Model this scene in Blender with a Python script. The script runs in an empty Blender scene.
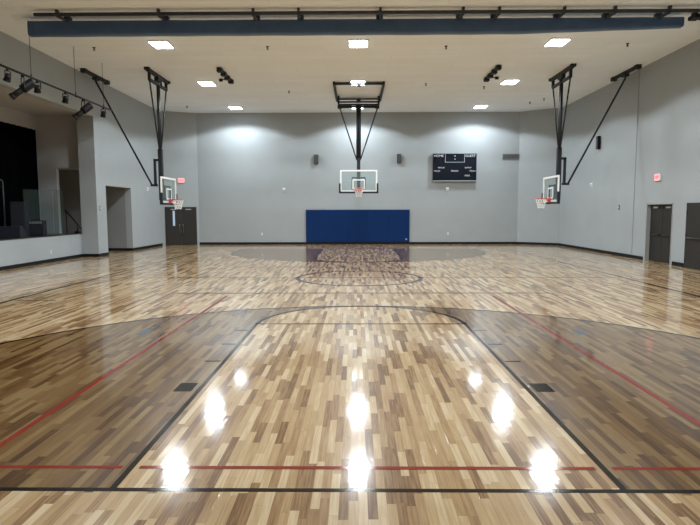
import bpy, bmesh, math, random
from mathutils import Vector, Matrix
random.seed(7)
SC = bpy.context.scene
COL = SC.collection
H = 7.58          # ceiling height
L = 25.1          # baseline to baseline
WALL_Y = 29.0

# ------------------------------------------------------------------ helpers
class MB:
    def __init__(self):
        self.bm = bmesh.new()
    def box(self, lo, hi, mi=0):
        x0, y0, z0 = lo; x1, y1, z1 = hi
        v = [self.bm.verts.new(p) for p in ((x0,y0,z0),(x1,y0,z0),(x1,y1,z0),(x0,y1,z0),(x0,y0,z1),(x1,y0,z1),(x1,y1,z1),(x0,y1,z1))]
        for f in ((0,3,2,1),(4,5,6,7),(0,1,5,4),(1,2,6,5),(2,3,7,6),(3,0,4,7)):
            self.bm.faces.new([v[i] for i in f]).material_index = mi
        return v
    def obox(self, c, size, rot=None, mi=0):
        sx, sy, sz = [s/2 for s in size]
        v = self.box((-sx,-sy,-sz), (sx,sy,sz), mi)
        M = (rot.to_4x4() if rot else Matrix.Identity(4))
        for w in v: w.co = (M @ w.co) + Vector(c)
        return v
    def bar(self, p0, p1, w, d=None):
        """square bar between two points"""
        p0, p1 = Vector(p0), Vector(p1); d = d or w
        a = p1-p0; q = a.to_track_quat('Z', 'Y').to_matrix()
        return self.obox((p0+p1)/2, (w, d, a.length), q)
    def tube(self, pts, r, n=10, cap=True, r1=None):
        pts = [Vector(p) for p in pts]; rings = []
        for i, p in enumerate(pts):
            a = (pts[min(i+1, len(pts)-1)] - pts[max(i-1, 0)]).normalized()
            q = a.to_track_quat('Z', 'Y').to_matrix()
            rr = r if r1 is None else r + (r1-r)*i/(len(pts)-1)
            rings.append([self.bm.verts.new(p + q @ Vector((rr*math.cos(2*math.pi*k/n), rr*math.sin(2*math.pi*k/n), 0))) for k in range(n)])
        for A, B in zip(rings, rings[1:]):
            for k in range(n):
                f = self.bm.faces.new((A[k], A[(k+1) % n], B[(k+1) % n], B[k])); f.smooth = n > 6
        if cap:
            self.bm.faces.new(rings[0][::-1]); self.bm.faces.new(rings[-1])
    def lathe(self, prof, c=(0,0,0), axis='Z', n=20, cap=True):
        R = {'Z': Matrix.Identity(3), 'X': Matrix.Rotation(math.pi/2, 3, 'Y'), '-Y': Matrix.Rotation(math.pi/2, 3, 'X'), '-X': Matrix.Rotation(-math.pi/2, 3, 'Y')}[axis]
        c = Vector(c); rings = []
        for r, z in prof:
            rings.append([self.bm.verts.new(c + R @ Vector((r*math.cos(2*math.pi*k/n), r*math.sin(2*math.pi*k/n), z))) for k in range(n)])
        for A, B in zip(rings, rings[1:]):
            for k in range(n):
                self.bm.faces.new((A[k], A[(k+1) % n], B[(k+1) % n], B[k])).smooth = True
        if cap:
            self.bm.faces.new(rings[0][::-1]); self.bm.faces.new(rings[-1])
    def torus(self, c, R, r, n=28, m=8):
        c = Vector(c); rings = []
        for i in range(n):
            a = 2*math.pi*i/n
            rings.append([self.bm.verts.new(c + Vector(((R+r*math.cos(b))*math.cos(a), (R+r*math.cos(b))*math.sin(a), r*math.sin(b)))) for b in [2*math.pi*k/m for k in range(m)]])
        for i in range(n):
            A, B = rings[i], rings[(i+1) % n]
            for k in range(m):
                self.bm.faces.new((A[k], B[k], B[(k+1) % m], A[(k+1) % m])).smooth = True
    def prism(self, poly, axis, a, b):
        """extrude a 2D polygon along an axis ('X','Y','Z') from a to b"""
        def P(p, t):
            return {'X': (t, p[0], p[1]), 'Y': (p[0], t, p[1]), 'Z': (p[0], p[1], t)}[axis]
        A = [self.bm.verts.new(P(p, a)) for p in poly]; B = [self.bm.verts.new(P(p, b)) for p in poly]
        n = len(poly)
        self.bm.faces.new(A); self.bm.faces.new(B[::-1])
        for i in range(n): self.bm.faces.new((A[i], B[i], B[(i+1) % n], A[(i+1) % n]))
    def face(self, pts, mi=0):
        f = self.bm.faces.new([self.bm.verts.new(p) for p in pts]); f.material_index = mi; return f
    def build(self, name, mats, parent=None, bevel=0, fix=True):
        if fix: bmesh.ops.recalc_face_normals(self.bm, faces=self.bm.faces)
        me = bpy.data.meshes.new(name); self.bm.to_mesh(me); self.bm.free()
        for m in (mats if isinstance(mats, (list, tuple)) else [mats]): me.materials.append(m)
        o = bpy.data.objects.new(name, me); COL.objects.link(o)
        if parent: o.parent = parent
        if bevel:
            b = o.modifiers.new('bevel', 'BEVEL'); b.width = bevel; b.segments = 2; b.limit_method = 'ANGLE'
        return o

def tag(o, label, cat, group=None):
    o['label'] = label; o['category'] = cat
    if group: o['group'] = group
    return o
def struct(o):
    o['kind'] = 'structure'; return o
def empty(name, loc=(0,0,0), rz=0.0):
    o = bpy.data.objects.new(name, None); COL.objects.link(o); o.location = loc; o.rotation_euler = (0,0,rz)
    o.empty_display_size = .2; return o
def copy_tree(o, parent=None):
    c = o.copy(); COL.objects.link(c); c.parent = parent
    for ch in list(o.children): copy_tree(ch, c)
    return c
def text_mesh(name, body, size, mat, parent, M, ext=0.002, sx=1.0):
    cu = bpy.data.curves.new(name, 'FONT'); cu.body = body; cu.size = size; cu.align_x = 'CENTER'; cu.align_y = 'CENTER'; cu.extrude = ext
    t = bpy.data.objects.new(name+'_curve', cu); COL.objects.link(t)
    bpy.context.view_layer.update()
    me = bpy.data.meshes.new_from_object(t.evaluated_get(bpy.context.evaluated_depsgraph_get()))
    bpy.data.objects.remove(t); bpy.data.curves.remove(cu)
    me.transform(M @ Matrix.Diagonal((sx, 1, 1, 1)))
    me.materials.clear(); me.materials.append(mat)
    o = bpy.data.objects.new(name, me); COL.objects.link(o); o.parent = parent
    return o

# ------------------------------------------------------------------ materials
def srgb(*c):
    return tuple(((v/255)/12.92 if v/255 <= .04045 else ((v/255+.055)/1.055)**2.4) for v in c) + (1,)
def mat(name, col, rough=.5, metal=0, noise=0.0, nscale=20, bump=0.0, emit=None, estr=0, coat=0, spec=.5):
    m = bpy.data.materials.new(name); m.use_nodes = True
    nt = m.node_tree; b = nt.nodes['Principled BSDF']
    b.inputs['Base Color'].default_value = col; b.inputs['Roughness'].default_value = rough; b.inputs['Metallic'].default_value = metal
    b.inputs['Coat Weight'].default_value = coat; b.inputs['Specular IOR Level'].default_value = spec
    if emit: b.inputs['Emission Color'].default_value = emit; b.inputs['Emission Strength'].default_value = estr
    tc = nt.nodes.new('ShaderNodeTexCoord'); nz = nt.nodes.new('ShaderNodeTexNoise'); nz.inputs['Scale'].default_value = nscale; nz.inputs['Detail'].default_value = 4
    nt.links.new(tc.outputs['Object'], nz.inputs['Vector'])
    if noise:
        mx = nt.nodes.new('ShaderNodeMix'); mx.data_type = 'RGBA'
        mx.inputs[6].default_value = tuple(c*(1-noise) for c in col[:3])+(1,); mx.inputs[7].default_value = tuple(min(1, c*(1+noise)) for c in col[:3])+(1,)
        nt.links.new(nz.outputs['Fac'], mx.inputs[0]); nt.links.new(mx.outputs[2], b.inputs['Base Color'])
    if bump:
        bp = nt.nodes.new('ShaderNodeBump'); bp.inputs['Strength'].default_value = bump; bp.inputs['Distance'].default_value = .01
        nt.links.new(nz.outputs['Fac'], bp.inputs['Height']); nt.links.new(bp.outputs[0], b.inputs['Normal'])
    return m

def wood_mat(name, stain):
    m = bpy.data.materials.new(name); m.use_nodes = True
    nt = m.node_tree; b = nt.nodes['Principled BSDF']; N = nt.nodes.new; LK = nt.links.new
    def math_(op, a, c=None):
        n = N('ShaderNodeMath'); n.operation = op
        for i, v in enumerate((a, c)):
            if v is None: continue
            if isinstance(v, (int, float)): n.inputs[i].default_value = v
            else: LK(v, n.inputs[i])
        return n.outputs[0]
    tc = N('ShaderNodeTexCoord'); sp = N('ShaderNodeSeparateXYZ'); LK(tc.outputs['Object'], sp.inputs[0])
    X, Y = sp.outputs[0], sp.outputs[1]
    xs = math_('DIVIDE', X, .064)
    i = math_('FLOOR', xs)
    w1 = N('ShaderNodeTexWhiteNoise'); w1.noise_dimensions = '1D'; LK(i, w1.inputs['W'])
    spc = N('ShaderNodeSeparateColor'); LK(w1.outputs['Color'], spc.inputs[0])
    ln = math_('ADD', math_('MULTIPLY', spc.outputs[0], .55), .42)
    ys = math_('ADD', math_('DIVIDE', Y, ln), math_('MULTIPLY', spc.outputs[1], 37.0))
    j = math_('FLOOR', ys)
    cb = N('ShaderNodeCombineXYZ'); LK(i, cb.inputs[0]); LK(j, cb.inputs[1])
    w2 = N('ShaderNodeTexWhiteNoise'); w2.noise_dimensions = '2D'; LK(cb.outputs[0], w2.inputs['Vector'])
    # grain streaks along the strips
    gm = N('ShaderNodeVectorMath'); gm.operation = 'MULTIPLY'; gm.inputs[1].default_value = (60, 3.0, 1); LK(tc.outputs['Object'], gm.inputs[0])
    ga = N('ShaderNodeVectorMath'); ga.operation = 'ADD'; LK(gm.outputs[0], ga.inputs[0])
    gs = N('ShaderNodeVectorMath'); gs.operation = 'SCALE'; gs.inputs['Scale'].default_value = 40; LK(w2.outputs['Color'], gs.inputs[0]); LK(gs.outputs[0], ga.inputs[1])
    gn = N('ShaderNodeTexNoise'); gn.inputs['Scale'].default_value = 1; gn.inputs['Detail'].default_value = 3; LK(ga.outputs[0], gn.inputs['Vector'])
    fac = math_('ADD', w2.outputs['Value'], math_('MULTIPLY', math_('SUBTRACT', gn.outputs['Fac'], .5), .8))
    rp = N('ShaderNodeValToRGB'); cr = rp.color_ramp
    stops = [(0, srgb(130, 94, 60)), (.2, srgb(170, 132, 90)), (.5, srgb(201, 166, 121)), (.78, srgb(216, 185, 141)), (1, srgb(236, 211, 171))]
    cr.elements[0].position = 0; cr.elements[0].color = stops[0][1]; cr.elements[1].position = 1; cr.elements[1].color = stops[-1][1]
    for p, c in stops[1:-1]:
        e = cr.elements.new(p); e.color = c
    LK(fac, rp.inputs[0])
    # dark hairline gaps
    fx = math_('FRACT', xs); fy = math_('FRACT', ys)
    gx = math_('LESS_THAN', fx, .035); gy = math_('LESS_THAN', math_('MULTIPLY', fy, ln), .003)
    gap = math_('MAXIMUM', gx, gy)
    mx = N('ShaderNodeMix'); mx.data_type = 'RGBA'; LK(math_('MULTIPLY', gap, .45), mx.inputs[0]); LK(rp.outputs[0], mx.inputs[6]); mx.inputs[7].default_value = srgb(70, 48, 30)
    out = mx.outputs[2]
    ml = N('ShaderNodeMix'); ml.data_type = 'RGBA'; ml.blend_type = 'MULTIPLY'; ml.inputs[0].default_value = 1; LK(out, ml.inputs[6]); ml.inputs[7].default_value = stain
    LK(ml.outputs[2], b.inputs['Base Color'])
    b.inputs['Roughness'].default_value = .32; b.inputs['Specular IOR Level'].default_value = .06
    b.inputs['Coat Weight'].default_value = 1; b.inputs['Coat Roughness'].default_value = COAT_R; b.inputs['Coat IOR'].default_value = COAT_IOR
    # gentle lacquer waviness plus per-strip tilt
    nz = N('ShaderNodeTexNoise'); nz.inputs['Scale'].default_value = 9; nz.inputs['Detail'].default_value = 3; LK(tc.outputs['Object'], nz.inputs['Vector'])
    nv = N('ShaderNodeVectorMath'); nv.operation = 'MULTIPLY'; nv.inputs[1].default_value = (34, 14, 1); LK(tc.outputs['Object'], nv.inputs[0])
    n2 = N('ShaderNodeTexNoise'); n2.inputs['Scale'].default_value = 1; n2.inputs['Detail'].default_value = 2; LK(nv.outputs[0], n2.inputs['Vector'])
    spw = N('ShaderNodeSeparateColor'); LK(w2.outputs['Color'], spw.inputs[0])
    tilt = math_('MULTIPLY', math_('SUBTRACT', spw.outputs[1], .5), math_('SUBTRACT', fx, .5))
    cup = math_('MULTIPLY', math_('POWER', math_('ABSOLUTE', math_('SUBTRACT', fx, .5)), 2.0), 1.0)
    hsum = math_('ADD', math_('ADD', math_('MULTIPLY', nz.outputs['Fac'], .8), math_('MULTIPLY', n2.outputs['Fac'], .35)), math_('ADD', math_('MULTIPLY', tilt, .9), math_('MULTIPLY', cup, .5)))
    bp = N('ShaderNodeBump'); bp.inputs['Strength'].default_value = 1; bp.inputs['Distance'].default_value = .0007; LK(hsum, bp.inputs['Height'])
    LK(bp.outputs[0], b.inputs['Coat Normal'])
    return m
COAT_R, COAT_IOR = .08, 1.56
M_wood = wood_mat('maple_strip_floor', (1, 1, 1, 1))
M_stain = wood_mat('stained_maple_strip_floor', srgb(168, 154, 128))
M_line = mat('black_court_paint', srgb(24, 22, 24), .6, coat=1, spec=0)
M_blockp = mat('lane_block_paint', srgb(30, 28, 30), .6, coat=1, spec=0)
M_purple = mat('centre_circle_paint', srgb(44, 26, 44), .6, coat=1, spec=0)
M_red = mat('red_court_paint', srgb(150, 54, 46), .6, coat=1, spec=0)
M_bluetape = mat('blue_floor_tape', srgb(92, 104, 122), .6, coat=1, spec=0)
for mm in (M_line, M_red, M_purple, M_blockp, M_bluetape): mm.node_tree.nodes['Principled BSDF'].inputs['Coat Roughness'].default_value = .1

def wall_mat(name, col, groove=True):
    m = mat(name, col, .75, noise=.05, nscale=1.3, spec=.3)
    nt = m.node_tree; b = nt.nodes['Principled BSDF']
    tc = nt.nodes.new('ShaderNodeTexCoord'); nz = nt.nodes.new('ShaderNodeTexNoise'); nz.inputs['Scale'].default_value = 90
    nt.links.new(tc.outputs['Object'], nz.inputs['Vector'])
    bp = nt.nodes.new('ShaderNodeBump'); bp.inputs['Strength'].default_value = .15; bp.inputs['Distance'].default_value = .004
    nt.links.new(nz.outputs['Fac'], bp.inputs['Height']); nt.links.new(bp.outputs[0], b.inputs['Normal'])
    return m
M_wall = wall_mat('grey_painted_wall', srgb(156, 163, 167))
M_wall_lifted = wall_mat('lifted_grey_stage_wall', srgb(176, 178, 182))  # paler copy of the wall grey, brightness put into the colour for dark recesses
M_wall_shaded = wall_mat('shaded_grey_passage_wall', srgb(134, 136, 138))  # darker copy of the wall grey, passage shade put into the colour
M_base = mat('black_rubber_baseboard', srgb(20, 20, 22), .6, spec=.2)
M_jamb = mat('grey_metal_frame', srgb(150, 152, 152), .5)
M_door = mat('dark_bronze_door', srgb(44, 42, 40), .5, spec=.25, noise=.06)
M_stageblack = mat('black_stage_floor', srgb(20, 20, 22), .5, noise=.2)
M_curtain = mat('black_curtain', srgb(7, 8, 10), .9, noise=.2, spec=0)
def ceil_mat():
    m = mat('beige_ceiling_deck', srgb(228, 238, 248), .85, noise=.03, nscale=.8, spec=.2)
    nt = m.node_tree; b = nt.nodes['Principled BSDF']; base = b.inputs['Base Color'].links[0].from_socket
    tc = nt.nodes.new('ShaderNodeTexCoord'); br = nt.nodes.new('ShaderNodeTexBrick')
    br.inputs['Color1'].default_value = (1,1,1,1); br.inputs['Color2'].default_value = (.955,.955,.96,1); br.inputs['Mortar'].default_value = (.9,.9,.9,1)
    br.inputs['Scale'].default_value = 1; br.inputs['Brick Width'].default_value = 2.44; br.inputs['Row Height'].default_value = .61; br.inputs['Mortar Size'].default_value = .012; br.offset = .5
    nt.links.new(tc.outputs['Object'], br.inputs['Vector'])
    mx = nt.nodes.new('ShaderNodeMix'); mx.data_type = 'RGBA'; mx.blend_type = 'MULTIPLY'; mx.inputs[0].default_value = 1
    nt.links.new(base, mx.inputs[6]); nt.links.new(br.outputs['Color'], mx.inputs[7]); nt.links.new(mx.outputs[2], b.inputs['Base Color'])
    return m
M_ceil = ceil_mat()
M_steel = mat('dark_painted_steel', srgb(36, 40, 44), .6, spec=.25)
M_beampipe = mat('blue_grey_steel_pipe', srgb(62, 70, 80), .55, spec=.25)
M_black = mat('black_metal', srgb(17, 17, 18), .55, spec=.25)
M_pad = mat('black_board_padding', srgb(22, 28, 38), .6)
M_whiteframe = mat('white_board_frame', srgb(236, 238, 238), .4)
M_rim = mat('orange_red_rim', srgb(196, 62, 48), .4)
M_net = mat('white_net_cord', srgb(230, 230, 228), .8)
M_vinyl = mat('navy_vinyl_pad', srgb(8, 42, 90), .55, noise=.15, nscale=.9, bump=.1, spec=.12)
M_navy = mat('navy_curtain_vinyl', srgb(70, 98, 136), .5, noise=.2, nscale=2.5, bump=.3)
M_white = mat('white_plastic', srgb(225, 226, 226), .5)
M_greyplastic = mat('grey_plastic', srgb(120, 122, 124), .5)
M_score = mat('black_scoreboard_face', srgb(12, 18, 30), .5, spec=.15)
M_digit = mat('dim_digit_segment', srgb(24, 31, 44), .5, spec=.15)
M_print = mat('white_print', srgb(215, 222, 226), .5)
M_trimgrey = mat('grey_scoreboard_trim', srgb(150, 160, 165), .4)
M_exit = mat('lit_exit_face', srgb(250, 170, 175), .5, emit=srgb(255, 150, 158), estr=.65)
M_exitletter = mat('red_exit_letters', srgb(190, 20, 30), .5, emit=srgb(235, 40, 50), estr=.5)
M_spk = mat('dark_grey_speaker_cloth', srgb(66, 68, 70), .8)
M_vent = mat('grey_vent_metal', srgb(120, 124, 126), .6)
M_ventdark = mat('vent_cavity', srgb(84, 86, 88), .8)
M_led = mat('lit_led_panel', (1,1,1,1), .4, emit=(.88,.96,1.0,1), estr=26)
M_brass = mat('satin_steel_handle', srgb(168, 160, 146), .35, metal=.8)
M_navybox = mat('dark_blue_grey_cabinet', srgb(34, 38, 46), .7, spec=.2, noise=.1)
M_grille = mat('black_grille', srgb(24, 26, 30), .8)
M_pipe = mat('dull_pipe', srgb(88, 96, 98), .5)
M_lite = mat('lit_door_glass', srgb(176, 196, 214), .2, emit=srgb(176, 200, 224), estr=.18)
def glass_mat(name, col, alpha):
    m = bpy.data.materials.new(name); m.use_nodes = True; nt = m.node_tree; nt.nodes.clear()
    o = nt.nodes.new('ShaderNodeOutputMaterial'); t = nt.nodes.new('ShaderNodeBsdfTransparent'); t.inputs[0].default_value = (.93,.96,.95,1)
    g = nt.nodes.new('ShaderNodeBsdfPrincipled'); g.inputs['Base Color'].default_value = col; g.inputs['Roughness'].default_value = .08
    mx = nt.nodes.new('ShaderNodeMixShader'); mx.inputs[0].default_value = alpha
    nt.links.new(t.outputs[0], mx.inputs[1]); nt.links.new(g.outputs[0], mx.inputs[2]); nt.links.new(mx.outputs[0], o.inputs[0]); return m
M_glass = glass_mat('board_glass', srgb(180, 200, 205), .10)
M_acrylic = glass_mat('drum_shield_acrylic', srgb(110, 128, 122), .13)

# ------------------------------------------------------------------ floor with court paint
def arc(cx, cy, r, a0, a1, n=48):
    return [(cx+r*math.cos(a0+(a1-a0)*k/n), cy+r*math.sin(a0+(a1-a0)*k/n)) for k in range(n+1)]
def resample(P, n):
    d = [0]
    for a, b in zip(P, P[1:]): d.append(d[-1]+math.hypot(b[0]-a[0], b[1]-a[1]))
    out = []
    for k in range(n+1):
        t = d[-1]*k/n; i = 0
        while i < len(d)-2 and d[i+1] < t: i += 1
        s = (t-d[i])/max(1e-9, d[i+1]-d[i]); out.append((P[i][0]+(P[i+1][0]-P[i][0])*s, P[i][1]+(P[i+1][1]-P[i][1])*s))
    return out
fl = MB()
XR, XL, YB = 11.25, -11.2, -8.0
fl.face([(-17.5,YB,0),(XR+.35,YB,0),(XR+.35,WALL_Y+.2,0),(-17.5,WALL_Y+.2,0)], 0)
Z1, Z2, Z3 = .0006, .0012, .0018
def strip(P, w, mi, z=Z2, closed=False, mir=False):
    n = len(P)
    off = []
    for k in range(n):
        a = P[(k-1) % n] if closed or k > 0 else P[k]; b = P[(k+1) % n] if closed or k < n-1 else P[k]
        dx, dy = b[0]-a[0], b[1]-a[1]; l = math.hypot(dx, dy) or 1
        off.append((-dy/l*w/2, dx/l*w/2))
    for k in range(n if closed else n-1):
        q = (k+1) % n
        pts = [(P[k][0]+off[k][0], P[k][1]+off[k][1]), (P[k][0]-off[k][0], P[k][1]-off[k][1]), (P[q][0]-off[q][0], P[q][1]-off[q][1]), (P[q][0]+off[q][0], P[q][1]+off[q][1])]
        fl.face([(x, (L-y) if mir else y, z) for x, y in pts], mi)
def rect(x0, x1, y0, y1, mi, z=Z2, mir=False):
    if mir: y0, y1 = L-y1, L-y0
    fl.face([(x0,y0,z),(x1,y0,z),(x1,y1,z),(x0,y1,z)], mi)
R3, RL = 6.02, 1.83
TH0 = 0.0
for mir in (False, True):
    for s in (-1, 1):
        outer = resample([(s*R3, 0), (s*R3, 1.6)] + [(s*x, y) for x, y in arc(0, 1.6, R3, 0, math.pi/2)], 90)
        inner = resample([(s*RL, 0), (s*RL, 5.79)] + [(s*x, y) for x, y in arc(0, 5.79, RL, 0, math.pi/2)], 90)
        for k in range(90):
            pts = [outer[k], outer[k+1], inner[k+1], inner[k]]
            if math.hypot(pts[1][0]-pts[2][0], pts[1][1]-pts[2][1]) < 1e-4: pts = [pts[0], pts[1], pts[3]]
            fl.face([(x, (L-y) if mir else y, Z1) for x, y in pts], 1)
        rect(min(s*1.78, s*1.83), max(s*1.78, s*1.83), 0, 5.79, 2, mir=mir)
        rect(min(s*1.88, s*2.08), max(s*1.88, s*2.08), 2.13, 2.43, 6, mir=mir)
        for y in (3.34, 4.28, 5.24):
            rect(min(s*1.86, s*2.06), max(s*1.86, s*2.06), y, y+.05, 2, mir=mir)
        rect(min(s*6.72, s*7.62), max(s*6.72, s*7.62), 8.35, 8.40, 2, mir=mir)
    strip([(-R3, 0), (-R3, 1.6)] + arc(0, 1.6, R3, math.pi, 0, 96) + [(R3, 1.6), (R3, 0)], .075, 2, mir=mir)
    strip(arc(0, 5.79, RL-.03, math.pi, 0, 48), .08, 2, mir=mir)
    rect(-RL, RL, 5.76, 5.825, 2, mir=mir)
    rect(-7.7, 7.7, -.05, 0, 2, mir=mir)
strip(arc(0, L/2, RL-.025, 0, 2*math.pi*(63/64), 63), .13, 4, closed=True)
rect(-7.7, 7.7, L/2-.04, L/2+.04, 2)
for s in (-1, 1): rect(min(s*7.66, s*7.76), max(s*7.66, s*7.76), 0, L, 2)
for y in (9.45, L-9.45): rect(-4.5, 4.5, y-.045, y+.045, 2)
# red court
rect(-7.6, -1.87, .295, .345, 3, Z3); rect(-1.74, 1.74, .295, .345, 3, Z3); rect(1.87, 7.6, .295, .345, 3, Z3)
for s in (-1, 1): rect(min(s*3.04, s*3.10), max(s*3.04, s*3.10), .345, 9.0, 3, Z3)
for s in (-1, 1): rect(min(s*3.46, s*3.58), max(s*3.46, s*3.58), 4.95, 5.35, 5, Z3)
struct(fl.build('floor', [M_wood, M_stain, M_line, M_red, M_purple, M_bluetape, M_blockp], fix=False))

# ------------------------------------------------------------------ room shell
c = MB(); c.box((-11.5, YB-.2, H), (11.55, WALL_Y+.2, H+.2)); struct(c.build('ceiling', M_ceil))
w = MB(); w.box((-9.3, WALL_Y, 0), (9.3, WALL_Y+.2, H)); struct(w.build('wall_back', M_wall))
w = MB(); w.box((-11.4, YB-.2, 0), (11.45, YB, H)); struct(w.build('wall_rear', M_wall))
# right wall with door recess and control joint
D1 = (16.44, 18.26)   # clear opening of the recessed pair
w = MB()
JY = 19.3
w.box((XR, YB, 0), (XR+.3, D1[0], H)); w.box((XR, D1[0], 2.21), (XR+.3, D1[1], H)); w.box((XR, D1[1], 0), (XR+.3, JY-.03, H))
w.box((XR+.03, JY-.03, 0), (XR+.3, JY+.03, H)); w.box((XR, JY+.03, 0), (XR+.3, 27.7, H))
struct(w.build('wall_right', M_wall))
w = MB(); w.prism([(9.3, WALL_Y), (9.3, WALL_Y+.2), (11.55, 27.7+.2), (11.55, 27.7), (XR, 27.7)], 'Z', 0, H); struct(w.build('wall_right_corner', M_wall))
CLp, CRp = Vector((-11.1, 28.2, 0)), Vector((-9.3, 29.0, 0))
w = MB(); w.prism([(-9.3, WALL_Y), (-9.3, WALL_Y+.2), (-11.4, 28.4), (-11.4, 28.2), (-11.2, 28.15)], 'Z', 0, H); struct(w.build('wall_left_corner', M_wall))
# left wall: stage opening, column, side passage
SY0, SY1 = 5.0, 20.2
PY0, PY1 = 21.12, 23.9
w = MB()
w.box((-11.5, YB, 0), (XL, SY0, H))
w.box((-11.5, SY0, 5.96), (XL, SY1, H))
w.box((-11.9, SY1, 0), (XL, PY0, H))
w.box((-11.5, PY0, 3.1), (XL, PY1, H))
w.box((-11.5, PY1, 0), (XL, 28.2, H))
struct(w.build('wall_left', M_wall))
# stage enclosure
w = MB(); w.box((-12.0, SY0, 0), (-11.9, SY1, 1.0)); struct(w.build('wall_stage_front', M_wall))
w = MB(); w.box((-17.2, SY0, .9), (-12.0, 20.9, .985)); w.box((-12.0, SY0, 1.0), (-11.88, SY1, 1.03)); struct(w.build('floor_stage', M_stageblack))
w = MB()
w.box((-17.2, 20.9, 0), (-13.25, 21.1, 6.3)); w.box((-13.25, 20.9, 3.86), (-12.0, 21.1, 6.3)); w.box((-13.25, 20.9, 0), (-12.0, 21.1, .98))
struct(w.build('wall_stage_side', M_wall_lifted))
w = MB(); w.box((-14.25, SY0, 5.5), (-14.02, 20.9, 6.3)); w.box((-17.4, SY0-.2, 0), (-17.2, 21.1, 6.3)); w.box((-17.2, SY0-.2, 0), (-11.5, SY0, 6.3)); struct(w.build('wall_stage_rear', M_wall_lifted))
w = MB(); w.box((-17.4, SY0-.2, 6.1), (-11.5, 21.1, 6.3)); struct(w.build('ceiling_stage', M_wall_lifted))
# passage behind the column
w = MB(); w.box((-17.4, PY1, 0), (-11.5, PY1+.2, 4.2)); w.box((-17.4, 21.1, 0), (-17.2, PY1, 4.2)); struct(w.build('wall_passage', M_wall_shaded))
w = MB(); w.box((-17.4, 21.1, 4.0), (-11.5, PY1+.2, 4.2)); struct(w.build('ceiling_passage', M_wall_lifted))

def baseboard(name, segs):
    m = MB()
    for (x0, y0), (x1, y1), (nx, ny) in segs:
        d = Vector((nx, ny)).normalized()*.02
        m.prism([(x0, y0), (x1, y1), (x1+d.x, y1+d.y), (x0+d.x, y0+d.y)], 'Z', 0, .13)
    struct(m.build(name, M_base))
baseboard('baseboard_back', [((-9.3, WALL_Y), (-3.045, WALL_Y), (0, -1)), ((3.045, WALL_Y), (9.3, WALL_Y), (0, -1))])
baseboard('baseboard_right', [((XR, D1[1]+.12), (XR, 27.7), (-1, 0)), ((XR, 15.6), (XR, D1[0]-.12), (-1, 0)), ((XR, YB), (XR, 13.5), (-1, 0))])
baseboard('baseboard_right_corner', [((9.3, WALL_Y), (XR, 27.7), (-1.3, -1.95))])
baseboard('baseboard_left', [((-11.9, SY0), (-11.9, SY1), (1, 0)), ((-11.9, SY1), (XL, SY1), (0, -1)), ((XL, SY1), (XL, PY0), (1, 0)), ((XL, PY1), (XL, 28.15), (1, 0)), ((-16, PY1), (XL, PY1), (0, -1)), ((XL, YB), (XL, SY0), (1, 0))])

# ------------------------------------------------------------------ doors
# door_1: recessed double door in the right wall (local axes: world)
d1 = struct(empty('door_1', (XR+.14, (D1[0]+D1[1])/2, 0)))
hw = (D1[1]-D1[0])/2
m = MB(); m.box((-.155, hw-.04, 0), (.05, hw, 2.21)); m.box((-.155, -hw, 0), (.05, -hw+.04, 2.21)); m.box((-.155, -hw, 2.17), (.05, hw, 2.21)); m.build('door_frame', M_jamb, d1)
for s in (-1, 1):
    a, b = (.008, hw-.045) if s > 0 else (-hw+.045, -.008)
    m = MB(); m.box((.0, a, .012), (.045, b, 2.165)); lf = m.build('door_leaf', M_door, d1, .004)
    m = MB(); m.tube([(-.06, a+.12, 1.02), (-.06, b-.12, 1.02)], .02, 8); m.box((-.06, a+.1, .99), (0, a+.16, 1.05)); m.box((-.06, b-.16, .99), (0, b-.1, 1.05)); m.build('push_bar', M_door, lf)
    m = MB(); m.box((-.05, (a+b)/2-.16, 2.03), (0, (a+b)/2+.16, 2.09)); m.build('door_closer', M_jamb, lf)
# door_2: flush dark door at the right edge
d2 = struct(empty('door_2', (XR, 14.55, 0)))
m = MB(); m.box((-.03, -1.02, 0), (.0, -.95, 2.2)); m.box((-.03, .95, 0), (0, 1.02, 2.2)); m.box((-.03, -1.02, 2.14), (0, 1.02, 2.2)); m.build('door_frame', M_door, d2)
for s in (-1, 1):
    a, b = (.006, .95) if s > 0 else (-.95, -.006)
    m = MB(); m.box((-.045, a, .012), (-.001, b, 2.14)); lf = m.build('door_leaf', M_door, d2, .004)
    m = MB(); m.tube([(-.11, a+.1, 1.02), (-.11, b-.1, 1.02)], .022, 8); m.box((-.11, a+.08, .99), (-.045, a+.15, 1.05)); m.box((-.11, b-.15, .99), (-.045, b-.08, 1.05)); m.build('push_bar', M_spk, lf)
    m = MB()
    for z in (.25, 1.1, 1.9): m.tube([(-.05, b-.0 if s > 0 else a+.0, z-.06), (-.05, b if s > 0 else a, z+.06)], .014, 8)
    m.build('hinge', M_black, lf)
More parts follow.
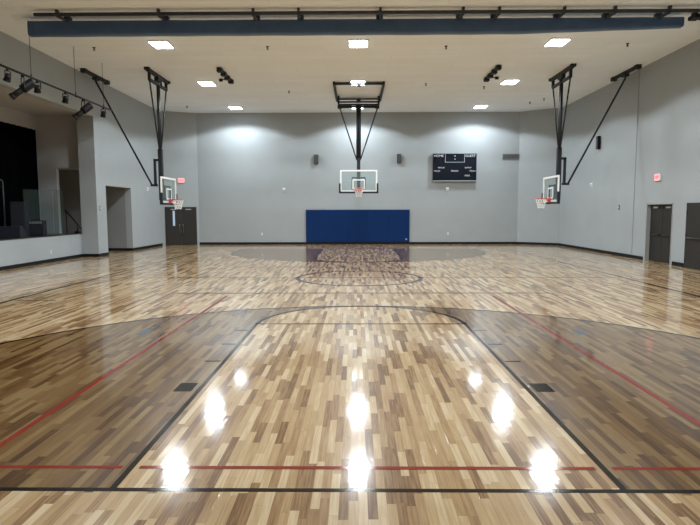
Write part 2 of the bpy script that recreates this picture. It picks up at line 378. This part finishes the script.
# door_3: double door across the left corner
u = (CRp-CLp).normalized(); ang = math.atan2(u.y, u.x)
mid = CLp + u*(.955)
d3 = struct(empty('door_3', (mid.x, mid.y, 0), ang))   # local x along wall, -y toward the room
m = MB(); m.box((-.88, -.03, 0), (-.83, .0, 2.2)); m.box((.83, -.03, 0), (.88, 0, 2.2)); m.box((-.88, -.03, 2.13), (.88, 0, 2.2)); m.build('door_frame', M_door, d3)
for s in (-1, 1):
    a, b = (.006, .83) if s > 0 else (-.83, -.006)
    m = MB(); m.box((a, -.05, .012), (b, -.005, 2.13)); lf = m.build('door_leaf', M_door, d3, .004)
    hx = .09 if s > 0 else -.09
    m = MB(); m.tube([(hx, -.06, .72), (hx, -.1, .74), (hx, -.1, 1.18), (hx, -.06, 1.2)], .016, 8); m.build('pull_handle', M_brass, lf)
    m = MB(); m.box(((a+b)/2-.15, -.1, 2.03), ((a+b)/2+.15, -.05, 2.09)); m.build('door_closer', M_jamb, lf)
    if s < 0:
        m = MB(); m.box((-.46, -.056, 1.12), (-.34, -.05, 1.98)); o = m.build('vision_panel', M_lite, lf); o['label'] = 'narrow pale window lite in the left leaf'

# ------------------------------------------------------------------ wall pad
wp = tag(empty('wall_pad', (0, WALL_Y-.1, 0)), 'long dark navy vinyl crash pad on the back wall under the far hoop', 'wall pad')
m = MB()
for k in range(5):
    x0 = -3.02+k*1.208
    m.box((x0+.001, -.0, .14), (x0+1.207, .08, 2.02))
m.build('pad_cover', M_vinyl, wp, .008)
m = MB(); m.box((-3.0, .075, .13), (3.0, .1, 2.0)); m.build('backing_board', M_black, wp)
m = MB(); m.box((-3.04, -.015, .0), (3.04, .095, .135)); m.build('bottom_rail', M_base, wp)
m = MB(); m.box((2.78, -.005, .26), (2.88, .0, .34)); m.build('maker_tag', M_jamb, wp)['label'] = 'tiny pale tag at the lower right corner'

# ------------------------------------------------------------------ scoreboard
sb = tag(empty('scoreboard', (5.585, WALL_Y, 3.69)), 'black electronic scoreboard with white captions high on the back wall', 'scoreboard')
W_, T_ = 1.245, 1.52
m = MB(); m.box((-W_, -.2, 0), (W_, 0, T_)); m.build('cabinet', M_score, sb, .01)
m = MB(); m.box((-W_, -.215, -.05), (W_, 0, 0)); m.build('edge_trim', M_trimgrey, sb)
m = MB(); m.box((-W_, -.215, T_), (W_, -.0, T_+.03)); m.build('edge_trim', M_trimgrey, sb)
m = MB()
yf = -.206
m.box((-.565, yf, 1.05), (-.535, -.2, T_-.02)); m.box((.535, yf, 1.05), (.565, -.2, T_-.02)); m.box((-.565, yf, 1.02), (.565, -.2, 1.05)); m.build('clock_outline', M_trimgrey, sb)
def digit(m, cx, cz, w, h, t):
    for (x0, x1, z0, z1) in ((-w, w, h-t, h), (-w, w, -h, -h+t), (-w, w, -t/2, t/2), (-w, -w+t, -h, h), (w-t, w, -h, h)):
        m.box((cx+x0, -.2035, cz+z0), (cx+x1, -.2, cz+z1))
for cx, cz, h in ((-.38, 1.3, .13), (-.17, 1.3, .13), (.17, 1.3, .13), (.38, 1.3, .13), (-1.0, 1.1, .17), (-.78, 1.1, .17), (.78, 1.1, .17), (1.0, 1.1, .17), (-.98, .52, .11), (-.8, .52, .11), (0, .52, .11), (.82, .52, .11), (1.0, .52, .11)):
    m = MB(); digit(m, cx, cz, .07, h, .028); m.build('digit', M_digit, sb)
for z in (1.36, 1.18):
    m = MB(); m.box((-.025, -.206, z), (.025, -.2, z+.05)); m.build('colon_dot', M_print, sb)
RX = Matrix.Rotation(math.pi/2, 4, 'X')
for body, x, z, s in (('HOME', -.93, 1.39, .19), ('GUEST', .88, 1.39, .19), ('BONUS', -.78, .72, .105), ('BONUS', .76, .72, .105), ('FOULS', -1.02, .53, .11), ('PERIOD', 0, .53, .12), ('FOULS', 1.02, .53, .11), ('POSS', .72, .27, .12)):
    text_mesh('caption', body, s, M_print, sb, Matrix.Translation((x, -.212, z)) @ RX, sx=1.05)

# ------------------------------------------------------------------ small things on the walls
def wall_frame(side):
    return {'back': 0.0, 'right': -math.pi/2, 'left': math.pi/2}[side]   # local -y points into the room, local x runs along the wall
def wall_vent(loc, rz, w, h, label):
    t = tag(empty('wall_vent', loc, rz), label, 'vent')
    m = MB(); m.box((-w, -.02, -h), (w, 0, h)); m.build('backing', M_ventdark, t)
    m = MB(); m.box((-w, -.05, -h), (w, -.02, -h+.03)); m.box((-w, -.05, h-.03), (w, -.02, h)); m.box((-w, -.05, -h), (-w+.03, -.02, h)); m.box((w-.03, -.05, -h), (w, -.02, h)); m.build('frame', M_vent, t)
    m = MB()
    n = 6
    for k in range(n):
        z = -h+.05+(2*h-.1)*k/(n-1); m.obox((0, -.035, z), (2*w-.06, .03, .012), Matrix.Rotation(.5, 3, 'X'))
    m.build('louvres', M_vent, t)
wall_vent((8.83, WALL_Y, 5.05), 0, .47, .15, 'wide grey louvred vent on the back wall right of the scoreboard')
def wall_speaker(loc, rz, label, w=.12, h=.26):
    t = tag(empty('wall_speaker', loc, rz), label, 'speaker', 'slim wall speakers')
    m = MB(); m.box((-w, -.16, -h), (w, -.03, h)); m.build('cabinet', M_black, t, .01)
    m = MB(); m.box((-w+.012, -.17, -h+.012), (w-.012, -.158, h-.012)); m.build('grille', M_spk, t, .004)
    m = MB(); m.box((-.04, -.03, -.08), (.04, 0, .08)); m.build('bracket', M_black, t)
wall_speaker((-2.39, WALL_Y, 4.92), 0, 'slim grey wall speaker left of the far hoop on the back wall')
wall_speaker((2.39, WALL_Y, 4.95), 0, 'slim grey wall speaker between the far hoop and the scoreboard')
wall_speaker((XR, 22.72, 5.08), -math.pi/2, 'slim dark speaker high on the right wall beyond the slanted hoop brace', .1, .3)
def strobe(loc, rz, label):
    t = tag(empty('alarm_strobe', loc, rz), label, 'alarm', 'white wall strobes')
    m = MB(); m.box((-.08, -.04, -.1), (.08, .004, .1)); m.build('housing', M_white, t, .008)
    m = MB(); m.lathe([(.055, 0), (.055, .03), (.04, .055), (.015, .068)], (0, -.04, .02), '-Y', 16); m.build('lens', M_white, t)
strobe((-4.29, WALL_Y, 3.2), 0, 'small white alarm strobe on the back wall left of the far hoop')
strobe((5.21, WALL_Y, 3.2), 0, 'small white alarm strobe just below the scoreboard')
strobe((XR, 23.46, 3.17), -math.pi/2, 'small pale alarm strobe on the right wall behind the right hoop')
strobe((XL, 26.06, 3.13), math.pi/2, 'small pale alarm strobe on the left wall between passage and left hoop')
def outlet(loc, rz, label):
    t = tag(empty('wall_outlet', loc, rz), label, 'outlet', 'wall outlets')
    m = MB(); m.box((-.045, -.012, -.07), (.045, 0, .07)); m.build('cover_plate', M_white, t, .004)
    for z in (-.03, .03):
        m = MB(); m.box((-.018, -.015, z-.014), (.018, -.011, z+.014)); m.build('socket', M_greyplastic, t)
outlet((-5.61, WALL_Y, .62), 0, 'white outlet low on the back wall left of the navy pad')
outlet((5.28, WALL_Y, .62), 0, 'white outlet low on the back wall right of the navy pad')
outlet((-11.9, 17.69, .4), math.pi/2, 'white outlet low on the grey stage front')
def thermostat(loc, rz, label, mt):
    t = tag(empty('wall_switch', loc, rz), label, 'switch')
    m = MB(); m.box((-.06, -.03, -.11), (.06, 0, .11)); m.build('housing', mt, t, .006)
    m = MB(); m.box((-.02, -.04, -.03), (.02, -.03, .03)); m.build('toggle', M_white, t)
thermostat((XR, 20.58, 2.08), -math.pi/2, 'grey switch box on the right wall left of the recessed doors', M_greyplastic)
thermostat((XL, 20.5, 2.1), math.pi/2, 'pale switch box on the narrow column beside the passage', M_jamb)
def exit_sign(loc, rz, label):
    t = tag(empty('exit_sign', loc, rz), label, 'exit sign', 'lit exit signs')
    m = MB(); m.box((-.19, -.07, -.13), (.19, -.0, .13)); m.build('housing', M_white, t, .008)
    m = MB(); m.box((-.175, -.075, -.115), (.175, -.07, .115)); m.build('lit_face', M_exit, t)
    text_mesh('letters', 'EXIT', .15, M_exitletter, t, Matrix.Translation((0, -.078, 0)) @ RX)
exit_sign((XR, 17.5, 3.18), -math.pi/2, 'pink lit exit sign on the right wall above the recessed doors')
e = mid + u*.06; exit_sign((e.x, e.y, 3.72), ang, 'pink lit exit sign above the double doors in the left corner')

# ------------------------------------------------------------------ basketball hoops
BOARD_W, BOARD_H = .915, 1.07
def hoop(name, loc, rz, label, rim_z, board_x, wide, mt):
    """local +x is the direction the board faces, z = 0 at the ceiling"""
    t = tag(empty(name, loc, rz), label, 'basketball hoop')
    fz = lambda z: z - H
    zb = rim_z - .15
    # ceiling frame
    m = MB()
    if wide:
        for s in (-1, 1): m.box((-.9, s*1.09-.05, -.12), (3.05, s*1.09+.05, 0))
        m.box((2.93, -1.14, -.13), (3.03, 1.14, -.03)); m.box((-.54, -1.14, -.1), (-.46, 1.14, -.03))
        for s in (-1, 1): m.box((-.06, s*.98-.04, -.5), (.06, s*.98+.04, -.02)); m.bar((-.5, s*1.05, -.1), (.0, s*.98, -.44), .06)
        m.box((-.3, -.1, -.3), (.05, .1, -.12)); m.box((2.9, -.08, -.2), (3.06, .08, -.02))
        bz, bw = -.43, .98
        lower = MB(); lower.box((-.04, -bw, bz-.035), (.04, bw, bz+.035)); lower.box((-.28, -bw, -.29), (-.21, bw, -.22))
    else:
        m.box((-.06, -1.2, -.14), (.06, 1.2, 0)); m.box((-.1, -1.28, -.1), (.1, -1.14, .0)); m.box((-.1, 1.14, -.1), (.1, 1.28, .0))
        for s in (-1, 1): m.box((-.05, s*.98-.05, -.45), (.05, s*.98+.05, -.1))
        m.box((-.08, -.22, -.3), (.08, .22, -.1)); m.bar((0, .3, -.14), (.1, .1, -.42), .06)
        bz, bw = -.42, .98
        lower = MB(); lower.box((-.05, -bw, bz-.05), (.05, bw, bz+.05))
    m.build('ceiling_frame', M_steel, t)
    lower.build('hinge_bar', M_steel, t)
    # mast
    mast_top = fz(rim_z+mt)
    m = MB()
    for s in (-1, 1): m.tube([(0, s*.062, bz), (0, s*.062, mast_top)], .055, 10)
    m.build('pole', M_steel, t)
    m = MB(); m.box((-.085, -.085, fz(rim_z-.02)), (.085, .085, mast_top+.1)); m.build('mast', M_steel, t, .01)
    for s in (-1, 1):
        m = MB(); m.tube([(0, s*bw, bz), (0, s*.1, mast_top+.05)], .032, 8); m.build('side_brace', M_steel, t)
    # folding link and back brace
    lz1, lz0 = fz(rim_z+min(1.65, mt-.1)), fz(rim_z+.62)
    m = MB(); m.box((-.27, -.05, lz1-.045), (.0, .05, lz1+.045)); m.box((-.29, -.05, lz0), (-.2, .05, lz1+.045)); m.box((-.44, -.06, lz0-.06), (-.16, .06, lz0+.03)); m.build('folding_link', M_steel, t)
    bx = -2.58
    m = MB(); m.tube([(-.4, 0, lz0), (bx, 0, -.28), (bx, 0, -.12)], .04, 8); m.build('back_brace', M_steel, t)
    m = MB(); m.box((bx-.06, -1.05, -.13), (bx+.06, 1.05, 0)); m.box((bx-.1, -1.12, -.16), (bx+.1, -.9, 0)); m.box((bx-.1, .9, -.16), (bx+.1, 1.12, 0)); m.box((bx-.09, -.15, -.22), (bx+.09, .15, -.02)); m.build('brace_rail', M_steel, t)
    # board support arms
    m = MB()
    for z in (rim_z+.02, rim_z+.55):
        for s in (-1, 1): m.bar((.05, s*.08, fz(z)), (board_x-.03, s*.3, fz(z)), .06)
    m.bar((board_x-.05, -.32, fz(rim_z+.02)), (board_x-.05, -.32, fz(rim_z+.55)), .05); m.bar((board_x-.05, .32, fz(rim_z+.02)), (board_x-.05, .32, fz(rim_z+.55)), .05)
    m.build('board_support', M_steel, t)
    # backboard
    z0, z1 = fz(zb), fz(zb+BOARD_H)
    m = MB(); m.box((board_x-.012, -BOARD_W+.03, z0+.03), (board_x+.012, BOARD_W-.03, z1-.03)); bb = m.build('backboard', M_glass, t)
    m = MB(); f = .075
    m.box((board_x-.025, -BOARD_W, z1-f), (board_x+.025, BOARD_W, z1)); m.box((board_x-.025, -BOARD_W, z0), (board_x+.025, BOARD_W, z0+f))
    for s in (-1, 1): m.box((board_x-.025, min(s*BOARD_W, s*(BOARD_W-f)), z0+f), (board_x+.025, max(s*BOARD_W, s*(BOARD_W-f)), z1-f))
    m.build('board_frame', M_whiteframe, bb)
    m = MB(); k = .05; a, lo, hi = .305, fz(rim_z), fz(rim_z+.46)
    m.box((board_x+.012, -a, hi-k), (board_x+.018, a, hi)); m.box((board_x+.012, -a, lo), (board_x+.018, a, lo+k))
    for s in (-1, 1): m.box((board_x+.012, min(s*a, s*(a-k)), lo+k), (board_x+.018, max(s*a, s*(a-k)), hi-k))
    m.build('target_square', M_whiteframe, bb)
    m = MB()
    for s in (-1, 1):
        m.box((board_x-.055, min(s*.14, s*(BOARD_W+.05)), z0-.07), (board_x+.06, max(s*.14, s*(BOARD_W+.05)), z0+.02))
        m.box((board_x-.055, min(s*(BOARD_W-.03), s*(BOARD_W+.055)), z0-.05), (board_x+.06, max(s*(BOARD_W-.03), s*(BOARD_W+.055)), z0+.42))
    m.build('edge_padding', M_pad, bb, .012)
    # rim and net
    rc = board_x+.15+.23; rz_ = fz(rim_z)
    m = MB(); m.torus((rc, 0, rz_), .23, .014, 28, 8)
    m.box((board_x+.018, -.12, rz_-.16), (board_x+.05, .12, rz_+.04)); m.box((board_x+.04, -.1, rz_-.02), (board_x+.18, .1, rz_+.01))
    for s in (-1, 1): m.bar((board_x+.04, s*.09, rz_-.12), (rc-.1, s*.19, rz_-.01), .025)
    rm = m.build('rim', M_rim, t)
    m = MB(); n = 12; prof = [(.225, 0), (.205, -.1), (.17, -.2), (.14, -.3), (.125, -.4)]
    for d in (1, -1):
        for k in range(n):
            pts = [(rc+r*math.cos(2*math.pi*(k+d*.5*i)/n), r*math.sin(2*math.pi*(k+d*.5*i)/n), rz_+z) for i, (r, z) in enumerate(prof)]
            m.tube(pts, .008, 5)
    m.build('net', M_net, rm)
    return t
hoop('basketball_hoop', (.04, 24.3, H), -math.pi/2, 'far ceiling hung glass hoop centred on the back wall above the navy pad', 3.03, .38, True, 1.42)
hoop('basketball_hoop', (-8.27, 19.85, H), 0, 'left side hoop on a ceiling pole near the stage column', 2.44, .30, False, 2.0)
hoop('basketball_hoop', (8.29, 19.7, H), math.pi, 'right side hoop on a ceiling pole before the right wall', 2.44, .30, False, 2.0)

# hoist rails between the hoops and the centre
def hoist(loc, label, s):
    t = tag(empty('hoist_rail', loc), label, 'hoist rail', 'short hoist rails on the ceiling')
    m = MB(); m.box((-.05, -1.1, -.1), (.05, 1.1, 0)); m.build('rail', M_steel, t)
    for y in (-1.0, -.35, .3, .95):
        m = MB(); m.box((-.1, y-.13, -.17), (.1, y+.13, -.02)); m.build('clamp', M_steel, t)
    m = MB(); m.tube([(s*.05, .8, -.05), (s*.38, .8, -.05)], .02, 8); m.tube([(s*.32, .8, -.07), (s*.46, .8, -.07)], .06, 10); m.build('pulley', M_black, t)
hoist((-5.45, 19.8, H), 'short dark hoist rail on the ceiling left of centre', -1)
hoist((5.45, 19.65, H), 'short dark hoist rail on the ceiling right of centre', 1)

# ------------------------------------------------------------------ divider curtain roll and pipe
dc = tag(empty('divider_curtain', (0, 13.0, 7.45)), 'long rolled navy divider curtain hanging across the ceiling', 'divider curtain')
m = MB(); nseg = 80; prev = None
for k in range(nseg+1):
    x = -9.6 + 18.9*k/nseg
    s = max(0, (x-4.5)/5.0)
    top = 0.02 - .0*s; bot = -.40 + .004*math.sin(k*.9) + .15*s
    h = (top-bot)/2; cz = (top+bot)/2
    ring = [m.bm.verts.new((x, .13*math.copysign(abs(math.cos(a))**.5, math.cos(a)), cz+h*math.copysign(abs(math.sin(a))**.35, math.sin(a)))) for a in [2*math.pi*i/20 for i in range(20)]]
    if prev:
        for i in range(20): m.bm.faces.new((prev[i], prev[(i+1) % 20], ring[(i+1) % 20], ring[i])).smooth = True
    else: m.bm.faces.new(ring)
    prev = ring
m.bm.faces.new(prev)
m.build('rolled_fabric', M_navy, dc)
m = MB(); m.tube([(-9.1, -.64, .0), (XR-.02, -.64, .0)], .05, 10); pp = m.build('pipe', M_beampipe, dc)
for x in (-8.45, -5.6, -2.95, -1.68, .6, 2.9, 3.9, 5.7, 7.1, 8.6):
    m = MB(); m.bar((x, -.64, -.04), (x+.0, -.08, .0), .05, .07); m.box((x-.035, -.69, -.06), (x+.035, -.59, .13)); m.box((x-.09, -.1, -.04), (x+.09, .04, .125)); m.build('bracket', M_beampipe, dc)
m = MB(); m.box((9.5, -.3, -.06), (9.72, .05, .04)); m.tube([(9.72, -.12, -.02), (10.2, -.12, -.02)], .07, 12); m.box((9.56, -.2, .0), (9.64, .0, .13)); m.bar((10.0, -.64, 0), (10.0, -.12, -.02), .06); m.build('winch', M_black, dc)

# ------------------------------------------------------------------ ceiling lights
Z_L = H
def ceiling_light(loc, label):
    t = tag(empty('ceiling_light', loc), label, 'ceiling light', 'ceiling light panels')
    m = MB(); w, d = .29, .36
    m.box((-w-.03, -d-.03, -.04), (w+.03, d+.03, 0)); m.build('housing', M_white, t)
    for s in (-1, 1):
        m = MB(); m.box((min(s*.02, s*w), -d, -.055), (max(s*.02, s*w), d, -.041)); m.build('led_panel', M_led, t)
    return t
def spot(x, y, energy, parent=None):
    ld = bpy.data.lights.new('gym_spot', 'SPOT'); ld.energy = energy; ld.spot_size = math.radians(SPOT_DEG); ld.spot_blend = SPOT_BLEND; ld.shadow_soft_size = .3; ld.color = LCOL
    o = bpy.data.objects.new('gym_spot', ld); COL.objects.link(o)
    if parent: o.parent = parent; o.location = (0, 0, -.18)
    else: o.location = (x, y, H-.18)
SPOT_DEG, SPOT_BLEND, LCOL, EN = 147, .08, (.88, .955, 1.0), 680
cols = ((-6.65, 'left'), (0, 'middle'), (6.65, 'right'))
rows = ((15.6, 'nearest row, just beyond the rolled divider curtain'), (21.4, 'middle row, between the side hoops'), (27.2, 'farthest row, close to the back wall'))
for y, rl in rows:
    for x, cl in cols:
        t = ceiling_light((x, y, H), '%s bright ceiling light panel of the %s' % (cl, rl))
        spot(x, y, EN, t)
for y in (9.8, 4.0):
    for x, cl in cols: spot(x, y, EN)

# ------------------------------------------------------------------ sprinklers
SPR = [(-9.11, 15.99, 'left of the near left light by the left wall'), (-3.12, 15.99, 'between the near left and near middle lights'), (3.01, 16.04, 'between the near middle and near right lights'), (9.12, 15.87, 'right of the near right light by the right wall'),
       (-3.24, 23.15, 'left of the far hoop frame'), (3.02, 21.73, 'right of the far hoop frame'), (5.74, 22.39, 'just behind the right hoist rail'), (-9.16, 26.8, 'in the far left corner'), (8.97, 26.11, 'in the far right corner, farther of the two'), (9.4, 25.2, 'in the far right corner, nearer of the two')]
for x, y, where in SPR:
    t = tag(empty('sprinkler', (x, y, H)), 'tiny dark ceiling sprinkler head %s' % where, 'sprinkler', 'ceiling sprinkler heads')
    m = MB(); m.lathe([(.055, .004), (.055, -.012), (.02, -.02), (.02, -.08), (.03, -.09)], (0,0,0), 'Z', 12); m.build('body', M_steel, t)
    m = MB(); m.lathe([(.045, -.1), (.045, -.108)], (0,0,0), 'Z', 12); m.tube([(.03, 0, -.06), (.03, 0, -.104)], .006, 6); m.tube([(-.03, 0, -.06), (-.03, 0, -.104)], .006, 6); m.build('deflector', M_brass, t)

# ------------------------------------------------------------------ stage lighting pipe
PX, PZ = -9.75, 5.93
lp = tag(empty('lighting_pipe', (PX, 14.0, PZ)), 'thin black lighting pipe hung on cables before the stage', 'lighting pipe')
m = MB(); m.tube([(0, -6, 0), (0, 4.75, 0)], .032, 10); m.build('pipe', M_black, lp)
for y in (-4.0, -.8, 1.85, 4.0):
    m = MB(); m.tube([(0, y, 0), (0, y, H-PZ)], .008, 6); m.tube([(0, y, -.05), (0, y, .1)], .02, 8); m.build('hanging_cable', M_black, lp)
def spotlight(y, size, aim, label, grp):
    t = tag(empty('stage_spotlight', (PX, y, PZ)), label, 'spotlight', grp)
    A = Vector(aim).normalized()
    m = MB(); m.box((-.03, -.03, -.09), (.03, .03, -.033)); m.build('clamp', M_black, t)
    c0 = Vector((0, 0, -.13-size*.42))
    m = MB(); side = A.cross(Vector((0,0,1))).normalized(); w = size*.30
    for s in (-1, 1): m.bar(c0+side*w*s, Vector((0,0,-.085))+side*w*s, .02)
    m.bar(Vector((0,0,-.085))-side*w, Vector((0,0,-.085))+side*w, .02); m.build('yoke', M_black, t)
    m = MB()
    if size > .5:
        m.tube([c0-A*.34, c0-A*.30, c0-A*.02, c0+A*.02], .13, 14); m.tube([c0+A*.0, c0+A*.36], .085, 14); m.tube([c0+A*.34, c0+A*.42], .10, 14)
    else:
        m.tube([c0-A*.1, c0+A*.08], .07, 14, r1=.09); m.tube([c0+A*.08, c0+A*.12], .1, 14)
    m.build('lamp_body', M_black, t)
    e = c0+A*(.421 if size > .5 else .121)
    m = MB(); m.tube([e, e+A*.006], .08 if size > .5 else .08, 14); m.build('lens', M_greyplastic, t)
GRP = 'spotlights on the pipe'
spotlight(12.05, .3, (-.4, .1, -.9), 'small black spotlight on the pipe at the left photo edge', GRP)
spotlight(12.75, .7, (-.65, -.55, -.75), 'long black spotlight nearest the camera, tilted steeply down', GRP)
spotlight(13.5, .3, (-.2, .3, -.9), 'small black spotlight right of the nearest long spotlight', GRP)
spotlight(15.15, .3, (-.3, .2, -.9), 'small black spotlight midway along the pipe', GRP)
spotlight(16.35, .7, (-.65, -.55, -.75), 'long black spotlight toward the far pipe end', GRP)
spotlight(17.95, .3, (-.3, .2, -.9), 'small black spotlight at the far end of the pipe', GRP)

# ------------------------------------------------------------------ on the stage
SZ = .985
cu = MB(); pts = []
N = 220
for k in range(N+1):
    y = SY0+.05 + (20.85-SY0-.05)*k/N; pts.append((-14.08+.05*math.sin(y*16)+.02*math.sin(y*41), y))
for a, b in zip(pts, pts[1:]):
    f = cu.face([(a[0], a[1], SZ+.02), (b[0], b[1], SZ+.02), (b[0], b[1], 5.55), (a[0], a[1], 5.55)]); f.smooth = True
bmesh.ops.remove_doubles(cu.bm, verts=cu.bm.verts, dist=.0005)
tag(cu.build('stage_curtain', M_curtain), 'black pleated curtain across the rear of the stage', 'curtain')
# speaker cabinet
t = tag(empty('speaker_cabinet', (-13.2, 17.95, SZ), .25), 'tall dark blue speaker cabinet standing on the stage', 'speaker')
m = MB(); m.box((-.26, -.24, 0), (.26, .24, 1.35)); m.build('cabinet', M_navybox, t, .02)
m = MB(); m.box((-.23, -.255, .05), (.23, -.24, 1.3)); m.build('grille', M_grille, t, .01)
# guitar amplifier
t = tag(empty('guitar_amplifier', (-12.95, 18.55, SZ), .15), 'low dark box amplifier on the stage before the clear shield', 'amplifier')
m = MB(); m.box((-.36, -.2, 0), (.36, .2, .62)); m.build('cabinet', M_navybox, t, .02)
m = MB(); m.box((-.32, -.21, .04), (.32, -.2, .46)); m.build('grille', M_grille, t)
m = MB(); m.box((-.33, -.21, .49), (.33, -.2, .58)); pn = m.build('control_panel', M_greyplastic, t)
m = MB()
for k in range(6): m.lathe([(.018, 0), (.015, .02)], (-.25+k*.1, -.21, .535), '-Y', 10)
m.build('knobs', M_black, pn)
m = MB(); m.tube([(-.12, 0, .62), (-.1, 0, .66), (.1, 0, .66), (.12, 0, .62)], .012, 8); m.build('handle', M_black, t)
# floor wedge
t = tag(empty('floor_monitor', (-12.55, 16.35, SZ), .2), 'dark wedge floor monitor at the left photo edge of the stage', 'floor monitor')
m = MB(); m.prism([(-.3, 0), (.3, 0), (.3, .12), (-.05, .45), (-.3, .45)], 'X', -.38, .38); m.build('cabinet', M_navybox, t, .01)
m = MB(); m.obox((0, .135, .29), (.68, .44, .015), Matrix.Rotation(-.756, 3, 'X')); m.build('grille', M_grille, t)
# clear drum shield: hinged panels
t = tag(empty('drum_shield', (-12.95, 19.75, SZ)), 'clear folding acrylic drum shield standing on the stage', 'drum shield')
P = [(-.95, -.35), (-.45, 0), (.1, .0), (.6, -.1)]
for a, b in zip(P, P[1:]):
    m = MB(); m.bar((a[0], a[1], .85), (b[0], b[1], .85), .012, .012)
    d = Vector((b[0]-a[0], b[1]-a[1], 0)); q = math.atan2(d.y, d.x); m.bm.clear()
    m.obox(((a[0]+b[0])/2, (a[1]+b[1])/2, .95), (d.length-.03, .012, 1.86), Matrix.Rotation(q, 3, 'Z')); pa = m.build('clear_panel', M_acrylic, t)
    m = MB(); m.obox(((a[0]+b[0])/2, (a[1]+b[1])/2, .02), (d.length-.02, .04, .04), Matrix.Rotation(q, 3, 'Z')); m.build('foot', M_greyplastic, pa)
# pipe frame stand
t = tag(empty('pipe_stand', (-13.7, 16.9, SZ)), 'thin upright pipe frame at the back of the stage', 'stand')
m = MB(); m.tube([(0, -1.3, 0), (0, -1.3, 2.12), (0, -1.24, 2.18), (0, .84, 2.18), (0, .9, 2.12), (0, .9, 0)], .028, 8); m.build('frame', M_pipe, t)
for y in (-1.3, .9):
    m = MB(); m.box((-.2, y-.03, 0), (.2, y+.03, .03)); m.build('foot', M_pipe, t)
# handrail on the stage steps
t = tag(empty('stair_handrail', (-13.1, 22.0, 0)), 'dark sloping handrail in the stage side doorway', 'handrail')
m = MB(); m.tube([(-.42, 0, 2.02), (.45, 0, .98)], .028, 8); m.build('rail', M_black, t)
for x, z in ((-.38, 1.97), (.40, 1.03)):
    m = MB(); m.tube([(x, 0, 0 if x > 0 else .0), (x, 0, z)], .02, 8); m.build('post', M_black, t)
t = tag(empty('stage_post', (-11.98, 20.0, 1.03)), 'short black post on the stage edge beside the column', 'post')
m = MB(); m.tube([(0,0,0), (0,0,.32)], .03, 10); m.build('shaft', M_black, t)
m = MB(); m.box((-.08,-.1,0), (.08,.1,.09)); m.build('base', M_black, t)
# steps down from the stage into the passage
m = MB()
for k in range(5): m.box((-13.25+k*.28, 21.1, 0), (-13.25+(k+1)*.28, 21.9, .98-.17*k-.17+.17))
struct(m.build('trim_steps', M_stageblack))

# ------------------------------------------------------------------ camera, world, view
F_PX, CAMP, PITCH, YAW, ROLL = 559.7, Vector((-.0734, -3.7954, 1.9573)), -.0921, -.0116, -.0022
Fv = Vector((math.sin(YAW)*math.cos(PITCH), math.cos(YAW)*math.cos(PITCH), math.sin(PITCH)))
R0 = Vector((math.cos(YAW), -math.sin(YAW), 0)); U0 = R0.cross(Fv)
Rv = R0*math.cos(ROLL)+U0*math.sin(ROLL); Uv = -R0*math.sin(ROLL)+U0*math.cos(ROLL)
cd = bpy.data.cameras.new('camera'); cam = bpy.data.objects.new('camera', cd); COL.objects.link(cam)
cam.matrix_world = Matrix(((Rv.x, Uv.x, -Fv.x, CAMP.x), (Rv.y, Uv.y, -Fv.y, CAMP.y), (Rv.z, Uv.z, -Fv.z, CAMP.z), (0,0,0,1)))
cd.sensor_width = 36; cd.sensor_fit = 'HORIZONTAL'; cd.lens = F_PX/700*36; cd.clip_end = 200
SC.camera = cam
wd = bpy.data.worlds.new('world'); SC.world = wd; wd.use_nodes = True
wd.node_tree.nodes['Background'].inputs[0].default_value = (.5, .52, .55, 1); wd.node_tree.nodes['Background'].inputs[1].default_value = .05
SC.view_settings.view_transform = 'Standard'; SC.view_settings.look = 'None'; SC.view_settings.exposure = 0.0
SC.cycles.use_denoising = True; SC.cycles.max_bounces = 8; SC.cycles.diffuse_bounces = 5; SC.cycles.transparent_max_bounces = 8
SC.cycles.sample_clamp_indirect = 6; SC.cycles.sample_clamp_direct = 30
